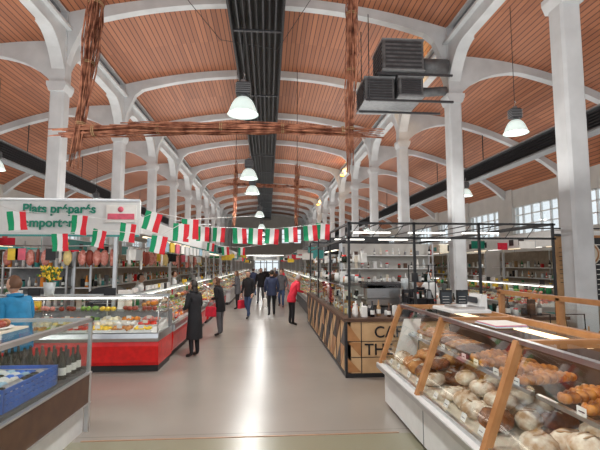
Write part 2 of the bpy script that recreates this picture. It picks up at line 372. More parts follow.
bunting([(-1.8,8,2.75,0),(-1.2,8,2.6,0),(-.9,8,2.59,3),(-.53,8,2.58,-3),(-.23,8,2.57,2),(.08,8,2.57,4),(.42,8,2.6,-2),(.78,8,2.64,-4),(1.03,8,2.67,3),(1.42,8,2.73,0)],.25)
bunting([(-1.9,13,2.7,0),(-1.7,13,2.55,5),(-1.3,13.2,2.45,-5),(-.8,13.2,2.43,0),(1.4,13.3,2.7,0)],.22)
# ------------------------------------------------------------------ goods
NEUT=['white','paper','steel','frost','black','grey','cream','wine','kraft','darkgrey','brownwood','white','paper']
def bottle(mb,x,y,z,h,m,X=None):
    r=h*.14; mb.lathe([(0,0),(r,0),(r,h*.55),(r*.4,h*.72),(r*.36,h*.97),(0,h)],m,(x,y,z),8,X)
    mb.lathe([(r*1.03,h*.15),(r*1.03,h*.42)],'paper',(x,y,z),8,X)
def jar(mb,x,y,z,h,m,X=None):
    r=h*.36; mb.lathe([(0,0),(r,0),(r,h*.7),(r*.8,h*.8)],m,(x,y,z),8,X); mb.lathe([(r*.85,h*.8),(r*.85,h),(0,h)],random.choice(['red','steel','black','white']),(x,y,z),8,X)
def cupstack(mb,x,y,z,n,X=None):
    for i in range(n): mb.lathe([(.025,0),(.04,.045),(.042,.06),(.036,.06)],'white',(x,y,z+i*.03),9,X)
def goods(mb,x0,x1,y0,y1,z,step=.13,X=None,hmax=.3,pal=None):
    pal=pal or ['wine','cream','red','white','kraft','green','yellow','steel','frost','teal','paper','orange','black','grey','white','paper']
    y=y0
    while y<y1:
        x=x0
        while x<=x1:
            k=random.random(); m=random.choice(pal)
            if k<.3: bottle(mb,x,y,z,R(.7,1)*hmax,m,X)
            elif k<.6: jar(mb,x,y,z,R(.4,.65)*hmax,m,X)
            elif k<.85:
                a,b=R(.03,.055),R(.03,.055); mb.bbox(x-a,x+a,y-b,y+b,z,z+R(.35,.95)*hmax,m,.006,X)
            x+=step
        y+=step
FOOD=['ham','cheese','cheesew','saus','salad','orange','tomato','crust','ham','cheesew','yellow','paper']
def display_case(name,L,X,base='red',rim='steel',food=FOOD,dx=.38,topgoods=True):
    mb=MB()
    mb.box(-1.0,-.08,0.02,L-.02,0,.12,'black',X); mb.prism([(-1.08,.12),(-.03,.12),(0,.18),(.02,.46),(0,.54),(-1.08,.54)],'y',0,L,base,X)
    mb.prism([(-1.08,.54),(.03,.54),(.055,.60),(.03,.68),(-1.08,.68)],'y',0,L,rim,X)
    mb.prism([(-.03,.69),(-.85,.86),(-.85,.68)],'y',.03,L-.03,'white',X)
    mb.box(-1.08,-.86,0,L,.68,1.02,'grey',X)
    arc=[(.02,.68)]+[(.02-.42*(1-math.cos(a)),.95+.36*math.sin(a)) for a in [math.pi/2*i/6 for i in range(7)]]
    V=[(p[0],y,p[1]) for y in (.02,L-.02) for p in arc]; n=len(arc)
    mb.add(V,[(i,i+1,n+i+1,n+i) for i in range(n-1)],'glass',True,X)
    mb.box(-.80,-.38,.02,L-.02,1.30,1.315,'glass',X); mb.box(-.82,-.76,0,L,1.27,1.33,rim,X)
    mb.box(-.72,-.66,.1,L-.1,1.24,1.27,'tube',X)
    mb.tube([(-.38,0,1.315),(-.38,L,1.315)],.014,'steel',6,X)
    for y in (0,L-.03):
        poly=arc+[(-.8,1.3),(-.85,.7)]
        mb.add([(p[0],y+.015,p[1]) for p in poly],[list(range(len(poly)))],'glass',False,X)
        mb.tube([(p[0],y+.015,p[1]) for p in arc],.012,'steel',5,X)
    nseg=max(1,round(L/1.3))
    for i in range(nseg+1):
        y=min(max(L*i/nseg,.03),L-.03); mb.tube([(-.79,y,.86),(-.79,y,1.3)],.015,'steel',5,X); mb.box(-.80,-.3,y-.01,y+.01,1.0,1.02,'steel',X)
    mb.box(-.80,-.42,.05,L-.05,1.02,1.03,'glass',X)
    y=.08
    while y<L-dx:
        for (xa,xb) in ((-.28,-.05),(-.54,-.31),(-.8,-.57)):
            zt=.69+(-xb-.03)*.207; m=random.choice(food)
            mb.box(xa,xb,y,y+dx-.05,zt-.0,zt+.04,'steel' if random.random()<.5 else 'white',X)
            for i in range(3):
                for j in range(2):
                    mb.blob((xa+.06+j*.11+R(-.02,.02),y+.05+i*.11+R(-.02,.02),zt+.055),(R(.05,.065),R(.05,.07),R(.03,.055)),m,7,4,R(0,3),X,.12)
            mb.box(xb-.015,xb-.01,y+.1,y+.19,zt+.07,zt+.13,'paper',X)
        if random.random()<.7:
            m=random.choice(food)
            for i in range(3): mb.blob((-.6+R(-.08,.08),y+.05+i*.1,1.07),(R(.05,.08),.05,.045),m,7,4,R(0,3),X,.1)
        y+=dx
    if topgoods:
        y=.3
        while y<L-.3:
            if random.random()<.6: jar(mb,-.95,y,1.02,.22,random.choice(['yellow','red','cream','green']),X)
            if random.random()<.35: mb.box(-.98,-.93,y+.15,y+.4,1.02,1.4,random.choice(['paper','white','yellow']),X)
            if random.random()<.3: mb.box(-.60,-.58,y,y+.22,1.315,1.46,random.choice(['paper','black','white']),X)
            y+=.35
    return mb.obj(name)
def T(x,y,z=0,r=0,mir=False):
    X=Matrix.Translation((x,y,z))@Matrix.Rotation(math.radians(r),4,'Z')
    if mir: X=X@Matrix.Scale(-1,4,(1,0,0))
    return X
display_case('deli_display_case',4.95,T(-1.94,9.15),'red')
display_case('deli_display_case',5.6,T(-1.92,14.5),'red')
def Tf(x0,y): return Matrix(((0,1,0,x0),(-1,0,0,y),(0,0,1,0),(0,0,0,1)))
display_case('deli_display_case',3.6,Tf(-5.54,8.02),'red')
# ------------------------------------------------------------------ left stall structure + sign
s=MB()
for (x,y) in ((-5.6,9.2),(-3.15,9.2),(-3.15,14.2),(-3.15,20),(-5.6,20)):
    s.bbox(x-.04,x+.04,y-.04,y+.04,0,2.5,'alu',.008)
s.box(-5.6,-2.68,9.16,9.24,2.50,3.24,'white'); s.box(-2.72,-2.64,9.2,20,2.55,2.9,'white'); s.box(-5.6,-2.68,9.14,9.16,2.48,2.52,'teal'); s.box(-5.6,-2.68,9.14,9.16,3.22,3.27,'alu')
s.box(-5.6,-2.7,9.2,20,2.9,2.93,'white'); s.bbox(-3.36,-2.74,9.13,9.15,2.78,3.14,'paper',.004); s.box(-3.32,-2.78,9.12,9.13,2.84,2.96,'pink'); s.lathe([(0,0),(.06,0),(.06,.01),(0,.01)],'pink',(0,0,0),12,T(-3.06,9.13,3.05)@Matrix.Rotation(math.pi/2,4,'X'))
for y in (11,13,15,17,19): s.box(-3.7,-3.62,y,y+1.3,2.7,2.74,'tubewarm')
for i in range(14):
    y=9.7+i*.73; s.box(-2.66,-2.63,y,y+.5,2.25+R(-.05,.05),2.5,random.choice(['paper','yellow','pink','white','lightblue']))
s.tube([(-5.5,9.4,2.3),(-3.2,9.4,2.3)],.015,'steel'); s.tube([(-3.0,9.5,2.3),(-3.0,19.5,2.3)],.015,'steel')
def hang(x,y):
    k_=random.random()
    if k_<.45:
        L=R(.25,.42); s.tube([(x,y,2.3),(x,y,2.24)],.004,'rope',4); s.tube([(x,y,2.24),(x,y,2.20),(x,y,2.24-L*.5),(x,y,2.22-L),(x,y,2.2-L)],[.01,.03,.035,.03,.008],random.choice(['saus','ham','brownwood','paper']),8)
    elif k_<.65: s.tube([(x,y,2.3),(x,y,2.2)],.004,'rope',4); s.blob((x,y,2.05),(.09,.07,.17),random.choice(['ham','saus','cheese']),9,7,0,None,.05)
    elif k_<.85: s.box(x-.1,x+.1,y-.1,y-.09,2.0,2.24,random.choice(['paper','yellow','white','black','pink'])); s.tube([(x,y-.095,2.24),(x,y,2.3)],.003,'rope',4)
for i in range(15): hang(-5.4+i*.15,9.4)
for i in range(45): hang(-3.0,9.6+i*.22)
so=s.obj('deli_stall_canopy')
text('Plats préparés',(-3.56,9.125,2.97),(math.pi/2,0,0),.255,'signgreen',so,align='RIGHT',bold=.007)
text('à emporter',(-4.0,9.125,2.68),(math.pi/2,0,0),.255,'signgreen',so,align='RIGHT',bold=.007)
def shelf(name,x0,x1,y0,y1,zs_,X=None,m='white',hm=.28,step=.15,pal=None,back=None):
    b=MB()
    for z in zs_: b.box(x0,x1,y0,y1,z-.03,z,m,X)
    if back: 
        if (y1-y0)>(x1-x0): b.box(x0-.03,x0,y0,y1,0,zs_[-1]+.35,back,X)
        else: b.box(x0,x1,y1,y1+.03,0,zs_[-1]+.35,back,X)
    for (x,y) in ((x0,y0),(x1,y0),(x0,y1),(x1,y1)): b.box(x-.02,x+.02,y-.02,y+.02,0,zs_[-1]+.35,'alu',X)
    for z in zs_: goods(b,x0+.08,x1-.05,y0+.1,y1-.05,z,step,X,hm,pal)
    return b.obj(name)
shelf('grocery_shelf',-4.3,-3.95,10,19.5,(.5,.95,1.4,1.85),back='beigewall')
shelf('grocery_shelf',-6.0,-4.6,10.3,10.6,(.5,.95,1.4,1.85),back='grey')
r=MB(); r.bbox(-3.75,-3.22,9.35,9.9,.0,1.02,'steel',.02)
pl=[(-3.78,1.05),(-3.08,1.05)]+[(-3.43+.35*math.cos(a),1.2+.24*math.sin(a)) for a in [math.pi*i/10 for i in range(11)]]
r.prism(pl,'y',9.35,9.95,'black'); r.box(-3.66,-3.2,9.33,9.35,1.1,1.3,'screen'); r.tube([(-3.6,9.3,1.1),(-3.2,9.3,1.1)],.012,'steel')
r.obj('rotisserie_oven')
b=MB(); b.lathe([(0,0),(.08,0),(.11,.25),(.1,.25)],'frost',(0,0,0),12)
for i in range(120): 
    a=R(0,6.28);q=R(0,.2);z=R(.3,.55); b.blob((math.cos(a)*q,math.sin(a)*q,z),(.025,.025,.025),'yellow' if i%3 else 'leaf',5,4)
for i in range(9): b.tube([(0,0,.1),(R(-.15,.15),R(-.15,.15),.5)],.006,'leaf',4)
b.obj('flower_bouquet',loc=(-4.15,8.6,1.32))
# ------------------------------------------------------------------ foreground left counter
c=MB(); X0=-2.05
c.box(-3.3,X0-.05,1.2,5.28,0,.32,'white'); c.box(-3.35,X0,1.2,5.32,.32,.66,'brownwood'); c.box(-3.36,X0+.01,1.2,5.33,.645,.665,'alu'); c.box(-3.36,X0+.01,1.2,5.33,.31,.325,'alu')
c.box(-3.3,X0-.04,1.2,5.28,.66,.70,'darkgrey')
for y in (1.25,3.3,5.3):
    c.bbox(X0-.04,X0,y-.02,y+.02,.66,1.28,'alu',.005); c.box(-3.34,-3.3,y-.02,y+.02,.66,1.28,'alu')
c.box(X0-.02,X0-.01,1.27,5.28,.68,1.24,'glass'); c.box(-3.3,X0-.03,5.3,5.31,.68,1.24,'glass')
c.box(-3.36,X0+.01,1.2,1.26,1.24,1.28,'alu'); c.box(-3.36,X0+.01,5.27,5.33,1.24,1.28,'alu'); c.box(X0-.05,X0+.01,1.2,5.33,1.24,1.28,'alu'); c.box(-3.36,-3.3,1.2,5.33,1.24,1.28,'alu')
c.box(-3.3,X0-.05,1.26,5.27,1.262,1.272,'glass'); c.box(-3.0,X0-.35,3.5,4.6,1.272,1.29,'cream')
c.bbox(X0-.045,X0+.005,5.28,5.33,0,.66,'alu',.005)
c.obj('market_counter')
b=MB()
for i in range(7):
    for j in range(4): bottle(b,-2.16-.13*i,5.2-j*.12,.701,.29,random.choice(['wine','brownwood','wine','black']))
b.obj('wine_bottles')
def crate(name,x0,x1,y0,y1,z,h_,m,fill):
    b=MB(); b.box(x0,x1,y0,y1,z,z+.02,m)
    for q in range(4):
        zz=z+.02+h_*q/4
        b.box(x0,x0+.015,y0,y1,zz,zz+h_/5.5,m); b.box(x1-.015,x1,y0,y1,zz,zz+h_/5.5,m); b.box(x0,x1,y0,y0+.015,zz,zz+h_/5.5,m); b.box(x0,x1,y1-.015,y1,zz,zz+h_/5.5,m)
    y=y0
    while y<=y1: b.box(x1-.016,x1,y-.008,y+.008,z,z+h_,m); y+=.08
    for (x,y) in ((x0,y0),(x1-.02,y0),(x0,y1-.02),(x1-.02,y1-.02)): b.box(x,x+.02,y,y+.02,z,z+h_,m)
    y=y0+.07
    while y<y1-.05:
        x=x0+.07
        while x<x1-.05: b.blob((x,y,z+h_*.7),(.05,.055,.045),random.choice(fill),8,5,R(0,3),None,.08); x+=.09
        y+=.09
    return b.obj(name)
crate('blue_crate',-2.85,-2.12,3.75,4.66,.701,.18,'blue',['lightblue','paper','blue','white','wine'])
crate('food_basket',-2.75,-2.12,3.0,3.65,.701,.12,'steel',['cheese','yellow','crust'])
crate('food_basket',-2.75,-2.12,2.2,2.9,.701,.12,'white',['orange','ham','crust'])
b=MB()
for (x,y) in ((-2.6,4.35),(-2.78,4.0),(-2.6,3.7)):
    b.lathe([(0,0),(.13,0),(.18,.02),(.17,.025),(0,.01)],'white',(x,y,1.291),16)
    for i in range(8): b.blob((x+R(-.09,.09),y+R(-.09,.09),1.34),(.055,.055,.04),random.choice(['darkcrust','crust','saus']),8,5,0,None,.1)
b.obj('pastry_plates')
# ------------------------------------------------------------------ bread case
b=MB(); ya,yz=1.62,5.95
b.box(1.70,2.6,ya,yz-.06,0,.5,'white'); b.box(1.60,1.70,ya,yz-.02,.06,.5,'white'); b.box(1.50,2.65,ya-.02,yz+.02,.5,.57,'white'); b.box(1.495,1.51,ya-.02,yz+.02,.51,.56,'steel')
for y in (3.09,4.47): b.box(1.595,1.6,y-.006,y+.006,.06,.5,'grey')
b.box(1.6,2.6,ya,yz,.57,.60,'cream')
def sx(z): return 1.55+(z-.57)*(.29/.76)
for y in (ya+.03,3.09,4.47,5.92):
    b.prism([(sx(.57)-.03,.57),(sx(.57)+.03,.57),(sx(1.33)+.03,1.35),(sx(1.33)-.03,1.35)],'y',y-.03,y+.03,'oak')
    b.box(1.84,2.62,y-.03,y+.03,1.29,1.35,'oak'); b.box(2.57,2.63,y-.03,y+.03,.57,1.35,'oak')
for (p,q) in ((ya+.06,3.06),(3.12,4.44),(4.5,5.89)):
    b.quad((sx(.59),p,.59),(sx(.59),q,.59),(sx(1.31),q,1.31),(sx(1.31),p,1.31),'glass')
    b.quad((1.86,p,1.335),(1.86,q,1.335),(2.57,q,1.335),(2.57,p,1.335),'glass')
    b.box(1.95,2.5,p,q,.955,.965,'glass'); b.box(1.93,1.96,p,q,.945,.975,'steel')
b.box(1.82,1.87,ya,yz,1.325,1.36,'steel'); b.box(1.56,1.6,ya,yz,.57,.61,'steel'); b.box(2.57,2.63,ya,yz,1.3,1.36,'oak')
b.quad((1.6,5.93,.6),(2.58,5.93,.6),(2.58,5.93,1.32),(1.86,5.93,1.32),'glass')
b.box(2.55,2.57,ya,yz,.6,1.3,'brownwood')
for y in (2.3,3.7,5.2): b.box(2.45,2.5,y-.5,y+.5,1.26,1.29,'tubewarm')
for y in (1.9,2.2,2.6,3.3,3.6,3.95,4.2,4.7,5.0,5.4,5.7):
    b.add([(1.62,y-.045,.61),(1.62,y+.045,.61),(1.645,y+.045,.67),(1.645,y-.045,.67)],[(0,1,2,3)],'paper'); b.box(1.625,1.627,y-.03,y+.02,.635,.64,'black')
    b.box(1.925,1.93,y-.04,y+.04,.975,1.03,'paper'); b.box(1.922,1.925,y-.03,y+.02,1.0,1.006,'black')
b.add([(1.72,5.86,.66),(2.02,5.86,.66),(2.12,5.90,1.16),(1.88,5.90,1.16),(1.72,5.87,.66),(2.02,5.87,.66),(2.12,5.91,1.16),(1.88,5.91,1.16)],[(0,1,2,3),(7,6,5,4),(0,3,7,4),(1,2,6,5),(2,3,7,6)],'paper')
b.obj('bakery_display_case')
def loaf(b,x,y,z,l,w,h_,m,rot,slash=True):
    b.blob((x,y,z+h_*.9),(l,w,h_),m,14,8,rot,None,.03)
    if slash:
        n=3 if l>1.3*w else 2
        for i in range(n):
            t=(i-(n-1)/2)*l*.5
            b.blob((x+t*math.cos(rot),y+t*math.sin(rot),z+h_*1.83),(w*.1,w*.55,h_*.08),'kraft' if m=='flour' else 'cream',8,4,rot+.5)
def braid(b,x,y,z,L,m,rot):
    n=9
    for i in range(n):
        t=(i-(n-1)/2)/n*L; k=1-abs(i-(n-1)/2)/n*.9
        for sgn in (-1,1):
            lx,ly=t,sgn*.035*k
            b.blob((x+lx*math.cos(rot)-ly*math.sin(rot),y+lx*math.sin(rot)+ly*math.cos(rot),z+.04*k+.012),(.055*k+.01,.04*k,.045*k+.008),m,9,6,rot+sgn*.75)
b=MB()
y=1.85
while y<5.8:
    if not (abs(y-3.09)<.1 or abs(y-4.47)<.1):
        for x in (1.80,2.05,2.31):
            m=random.choice(['flour','flour','flour','flour','darkcrust'] if y<4.4 else ['crust','darkcrust','flour','crust'])
            k=R(.95,1.15)
            if random.random()<.75: loaf(b,x+R(-.02,.02),y+R(-.02,.02),.605,.125*k,.11*k,.085*k,m,R(0,3))
            else: loaf(b,x,y,.605,.15*k,.08*k,.07*k,m,R(-.6,.6))
    y+=.255
for (x,y) in ((1.92,2.1),(2.2,2.3),(1.95,2.6),(2.2,2.8),(1.9,3.5),(2.15,3.62),(1.93,3.85),(2.2,4.1),(1.95,4.2),(1.92,4.8),(2.15,5.0),(1.95,5.3),(2.2,5.5)): loaf(b,x,y,.735,.13,.11,.07,'flour' if y<4.4 else random.choice(['crust','darkcrust']),R(0,3))
b.obj('bread_loaves')
b=MB()
for (y,x,rot) in ((3.35,2.2,.2),(3.62,2.22,.1),(3.9,2.2,.0),(4.18,2.24,.1),(2.9,2.22,.2),(2.65,2.22,.1),(2.38,2.22,0),(2.0,2.2,.2)): braid(b,x,y,.97,.52,'golden',rot)
for i in range(11): 
    y=4.6+.12*i; loaf(b,2.22+R(-.02,.02),y,.97,.22,.05,.045,random.choice(['crust','darkcrust','golden']),R(-.15,.15))
b.obj('braided_brioches')
c=MB(); c.bbox(3.1,3.9,1.5,5.6,0,.98,'cream',.01); c.box(3.05,3.95,1.45,5.65,.98,1.02,'oak')
for y in (1.6,3.0,4.4,5.55): c.box(3.06,3.12,y-.03,y+.03,1.02,1.55,'oak')
c.box(3.06,3.12,1.5,5.6,1.52,1.57,'oak'); c.box(3.08,3.1,1.6,5.5,1.04,1.5,'glass'); goods(c,3.25,3.7,1.7,5.4,1.02,.22,None,.22,['kraft','cream','crust','paper','golden'])
c.obj('bakery_back_counter')
c=MB(); c.bbox(2.05,2.5,4.7,5.3,1.362,1.40,'white',.01); c.bbox(2.12,2.45,4.75,5.1,1.40,1.43,'steel',.005); c.prism([(2.4,1.40),(2.5,1.40),(2.5,1.56),(2.44,1.56)],'y',4.8,5.1,'white'); c.box(2.39,2.4,4.83,5.07,1.46,1.53,'screen'); c.obj('weighing_scale')
c=MB()
for i in range(4): c.box(2.0+i*.004,2.3,3.7+.01*i,4.1-.01*i,1.345+i*.006,1.350+i*.006,('paper','lightblue','pink','paper')[i])
c.obj('wrapping_paper')
# ------------------------------------------------------------------ café
c=MB()
c.box(1.42,5.3,7.46,8.05,0.06,.93,'ply'); c.box(1.42,2.0,8.05,14.5,0.06,.93,'ply'); c.box(1.46,5.3,7.5,8.0,0,.06,'black'); c.box(1.46,1.96,8,14.46,0,.06,'black')
c.box(1.30,5.35,7.36,8.1,.93,.985,'brownwood'); c.box(1.30,2.05,8.1,14.55,.93,.985,'brownwood')
c.box(1.335,1.42,7.40,14.5,.05,.93,'ply'); c.box(1.335,5.3,7.40,7.46,.05,.93,'ply')
c.box(1.325,1.335,7.39,14.5,.0,.07,'black'); c.box(1.33,5.3,7.385,7.40,0,.07,'black'); c.box(1.32,1.36,7.38,7.42,0,.93,'black')
y=7.5; i=0
while y<14.3:
    for (z0,z1) in ((.09,.5),(.5,.91)):
        t=[(y,z0),(y+.42,z0),(y,z1)] if (i%2) else [(y,z1),(y+.42,z1),(y+.42,z0)]
        c.prism(t,'x',1.327,1.335,random.choice(['black','black','brownwood','darkgrey','oak'])); i+=1
    c.box(1.326,1.335,y-.012,y+.012,.07,.93,'black'); y+=.45; i+=1
for x in (1.60,2.6,3.4,4.2,5.0): c.box(x-.006,x+.006,7.388,7.40,.07,.93,'black')
c.box(1.36,5.3,7.388,7.40,.595,.603,'black'); c.box(1.36,5.3,7.388,7.40,.33,.338,'black')
for (t) in ([(1.36,.09),(1.59,.09),(1.36,.33)],[(1.36,.91),(1.59,.60),(1.36,.61)],[(1.59,.34),(1.59,.58),(1.37,.58)]): c.prism(t,'y',7.39,7.40,'oak')
co=c.obj('coffee_bar_counter')
text('CAFÉ',(1.82,7.384,.665),(math.pi/2,0,0),.27,'black',co,bold=.002)
text('THÉ',(1.65,7.384,.375),(math.pi/2,0,0),.27,'black',co,bold=.002)
f=MB()
def post(x,y,z0=.985,z1=2.66,w=.02): f.box(x-w,x+w,y-w,y+w,z0,z1,'black')
for (x,y) in ((1.42,7.5),(2.6,7.5),(3.8,7.5),(5.2,7.5),(1.42,9.8),(1.42,12.1),(1.42,14.4)): post(x,y)
for (x,y) in ((5.2,14.4),(3.4,14.4)): post(x,y,0)
for z in (2.62,2.36):
    f.box(1.40,5.25,7.48,7.52,z,z+.035,'black'); f.box(1.40,1.44,7.5,14.42,z,z+.035,'black')
f.box(1.4,5.25,14.38,14.42,2.62,2.665,'black'); f.box(5.18,5.22,7.5,14.4,2.62,2.665,'black')
for x in (2.0,2.6,3.2,3.8,4.4,5.0): f.box(x-.012,x+.012,7.5,14.4,2.64,2.66,'black')
for x in [1.42+.41*i for i in range(9)]: f.tube([(x,7.5,2.38),(x+.2,7.5,2.64)],.006,'black',4)
for (x,y) in ((2.2,9),(3.4,9),(4.6,9),(2.2,11.5),(3.4,11.5),(4.6,11.5)): f.box(x-.4,x+.4,y-.03,y+.03,2.57,2.6,'tube')
f.box(1.4,2.0,7.9,14.3,1.55,1.565,'glass'); f.box(1.4,1.98,7.9,14.3,1.93,1.945,'glass')
f.obj('frame',parent=co)
g=MB()
g.box(1.38,1.39,7.9,14.2,.99,1.5,'glass'); g.box(1.38,1.85,7.9,7.91,.99,1.5,'glass'); g.box(1.38,1.86,7.9,14.2,1.5,1.515,'glass'); g.box(1.4,1.85,7.92,14.2,1.24,1.25,'glass')
for y in (7.9,10,12.1,14.2): g.tube([(1.39,y,.985),(1.39,y,1.51)],.012,'steel',5)
g.tube([(1.39,7.9,1.51),(1.39,14.2,1.51)],.012,'steel',5)
goods(g,1.5,1.8,8.05,14.1,.986,.15,None,.18,['crust','golden','white','cream','cheese','paper','brownwood']); goods(g,1.5,1.8,8.05,14.1,1.25,.16,None,.18,['crust','white','cream','black','kraft'])
goods(g,1.5,1.9,8.1,14.1,1.566,.24,None,.26,NEUT); goods(g,1.5,1.9,8.1,14.1,1.946,.32,None,.24,NEUT)
g.obj('pastry_vitrine',parent=co)
def espresso(x,y,z,r):
    e=MB(); X=T(x,y,z,r)
    e.bbox(-.4,.4,-.25,.25,.06,.2,'steel',.02,X); e.bbox(-.4,.4,0,.27,.2,.52,'steel',.03,X); e.bbox(-.42,.42,-.22,.27,.42,.56,'darkgrey',.03,X)
    for q in (-.25,0,.25):
        e.lathe([(0,.3),(.045,.3),(.045,.42)],'steel',(q,-.13,0),10,X); e.tube([(q,-.13,.31),(q,-.3,.29)],.015,'black',6,X)
    for q in (-.38,.38): e.tube([(q,-.15,.42),(q*1.02,-.22,.3),(q,-.2,.2)],.008,'steel',5,X)
    for q in (-.35,.35):
        for w in (-.2,.2): e.tube([(q,w,0),(q,w,.07)],.02,'black',6,X)
    for i in range(6): cupstack(e,-.32+.12*i,.1,.56,random.choice((1,2,3)),X)
    e.obj('espresso_machine')
espresso(2.6,9.9,.951,180)
def grinder(x,y,z):
    e=MB(); e.bbox(-.1,.1,-.12,.12,0,.08,'black',.01); e.bbox(-.07,.07,-.02,.1,.08,.38,'darkgrey',.015); e.lathe([(.04,.38),(.09,.5),(.1,.62),(.09,.63),(0,.63)],'frost',(0,.03,0),14); e.lathe([(0,.22),(.05,.22),(.05,.3)],'steel',(0,-.07,0),10); e.obj('coffee_grinder',loc=(x,y,z))
k_=MB(); k_.bbox(2.1,3.6,9.6,10.2,0,.95,'darkgrey',.01); k_.bbox(3.9,5.0,9.6,10.2,0,.95,'darkgrey',.01); goods(k_,3.9,4.9,9.7,10.1,.95,.17,None,.33,NEUT); k_.obj('bar_back_counter')
grinder(3.2,9.9,.952); grinder(3.45,9.9,.952)
shelf('bar_shelf',2.2,5.0,12.8,13.1,(.5,1.0,1.4,1.8,2.2),None,'white',.28,.19,NEUT,'wall_paint')
i_=MB(); goods(i_,1.55,2.45,7.6,7.84,.987,.15,None,.3,NEUT); i_.obj('bar_jars')
i_=MB()
for x in (3.2,3.5):
    i_.box(x-.11,x+.11,7.6,7.62,1.03,1.45,'black'); i_.box(x-.09,x+.09,7.59,7.60,1.07,1.41,'screen'); i_.prism([(7.57,.987),(7.75,.987),(7.62,1.05),(7.6,1.05)],'x',x-.1,x+.1,'black')
    for q in range(5): i_.box(x-.07,x+.05,7.586,7.59,1.13+q*.05,1.137+q*.05,'chalk')
i_.obj('menu_board')
i_=MB(); i_.bbox(3.7,4.05,7.6,7.9,.987,1.07,'black',.01); i_.prism([(7.62,1.07),(7.8,1.07),(7.85,1.32),(7.8,1.34)],'x',3.72,4.03,'black'); i_.obj('cash_register')
i_=MB()
for (x,y) in ((2.62,7.58),(3.0,7.58),(2.62,7.9),(3.0,7.9)): i_.box(x-.008,x+.008,y-.008,y+.008,.987,1.9,'black')
for z in (1.0,1.3,1.6,1.9): i_.box(2.61,3.01,7.57,7.91,z-.01,z,'black'); goods(i_,2.68,2.96,7.64,7.86,z,.11,None,.2,NEUT+['white','white']) if z<1.9 else None
i_.obj('wire_display_rack')
i_=MB(); goods(i_,4.2,5.1,7.62,7.9,.987,.15,None,.32,NEUT); i_.obj('bar_supplies')
def stool(x,y):
    s=MB(); s.lathe([(0,.74),(.17,.74),(.18,.77),(.15,.80),(0,.80)],'oak',(0,0,0),14)
    for a in (0,1.57,3.14,4.71):
        ca,sa=math.cos(a+.78),math.sin(a+.78); s.tube([(.1*ca,.1*sa,.75),(.21*ca,.21*sa,0)],.013,'black',6)
    s.tube([(.17*math.cos(6.3*i/12),.17*math.sin(6.3*i/12),.28) for i in range(13)],.009,'black',5)
    s.tube([(-.15,.12,.78),(-.17,.16,1.08),(.17,.16,1.08),(.15,.12,.78)],.012,'black',6)
    s.obj('bar_stool',loc=(x,y,0))
for x in (3.1,3.8,4.5,5.1): stool(x,6.75)
p=MB(); p.box(6.02,6.45,8.6,8.68,0,2.5,'kraft'); p.box(6.0,6.47,8.58,8.7,2.5,2.55,'black')
for q in range(9): p.box(6.08,6.08+R(.15,.3),8.592,8.6,2.25-q*.09,2.262-q*.09,'black')
p.obj('wooden_menu_panel')
p=MB(); p.box(6.55,8.2,8.3,8.36,1.1,2.45,'black')
for q in range(11): p.box(6.65,6.7+R(.3,1.2),8.292,8.3,2.3-q*.1,2.315-q*.1,'chalk')
p.box(6.53,6.58,8.28,8.38,0,2.5,'oak'); p.box(8.17,8.22,8.28,8.38,0,2.5,'oak'); p.box(6.53,8.22,8.28,8.38,2.45,2.5,'oak'); p.obj('blackboard')
p=MB(); p.lathe([(0,-.02),(.22,-.02),(.24,0),(.22,.02),(0,.02)],'cream',(0,0,0),24,T(6.35,8.1,2.12)@Matrix.Rotation(math.pi/2,4,'X')); p.lathe([(.17,.021),(.2,.021),(.2,.026),(.17,.026)],'oak',(0,0,0),24,T(6.35,8.1,2.12)@Matrix.Rotation(math.pi/2,4,'X'))
p.tube([(6.35,8.1,2.35),(6.35,8.1,2.6)],.008,'black'); p.box(6.25,6.45,8.07,8.09,2.09,2.14,'oak'); p.tube([(5.24,8.1,2.62),(6.6,8.1,2.62)],.015,'black'); p.obj('round_sign')
# ------------------------------------------------------------------ generic stalls
def stall(xf,y0,y1,side,fasc,base,can='white',front=None,deep=3.0,hz=2.45,words=None):
    L=y1-y0; mir=(side>0)
    X=T(xf,y0,0,0,mir)
    display_case('market_display_case',L,X,base)
    s=MB()
    for y in (0,L/2,L):
        s.box(-1.2,-1.13,y-.035,y+.035,0,hz,'alu',X); s.box(-deep-.03,-deep+.03,y-.03,y+.03,0,hz,'alu',X)
    s.box(-.75,-.70,-.05,L+.05,hz,hz+.42,fasc,X); s.box(-deep,-.72,-.05,-.0,hz,hz+.42,fasc,X); s.box(-deep,-.70,0,L,hz+.42,hz+.45,can,X)
    for i in range(int(L/1.2)): s.box(-1.3,-1.24,.2+i*1.2,1.1+i*1.2,hz+.02,hz+.06,'tube' if i%2 else 'tubewarm',X)
    for i in range(int(L/.6)):
        if random.random()<.6: y=.2+i*.6; s.box(-.70,-.69,y,y+R(.2,.4),hz+.1,hz+.3,random.choice(['white','black','red','yellow','teal']),X)
    y=.8
    while y<L:
        m=random.choice(['redcloth','paper','signgreen','black','white','yellow','teal']); w_=R(.35,.6); z=hz+R(-.35,.1)
        s.box(-.70,-.70+w_,y,y+.03,z,z+R(.2,.35),m,X); s.box(-.70,-.68,y-.01,y+.04,z,hz+.2,'alu',X); y+=R(1.2,2.4)
    s.box(-deep-.02,-deep,0,L,0,hz,'beigewall',X)
    for z in (1.0,1.4,1.8): s.box(-deep,-deep+.4,0,L,z-.03,z,'white',X); goods(s,-deep+.1,-deep+.3,.1,L-.1,z,.22,X,.3)
    s.obj('market_stall_canopy')
stall(-1.8,21,27,-1,'teal','white'); stall(-1.8,28,35,-1,'white','red'); stall(-1.8,36,44,-1,'green','white'); stall(-1.8,45,56,-1,'darkgrey','teal')
stall(1.45,15.6,21.5,1,'darkgrey','darkgrey','black'); stall(1.45,22.5,30,1,'black','white','black'); stall(1.45,31,40,1,'darkgrey','red'); stall(1.45,41,56,1,'black','white')
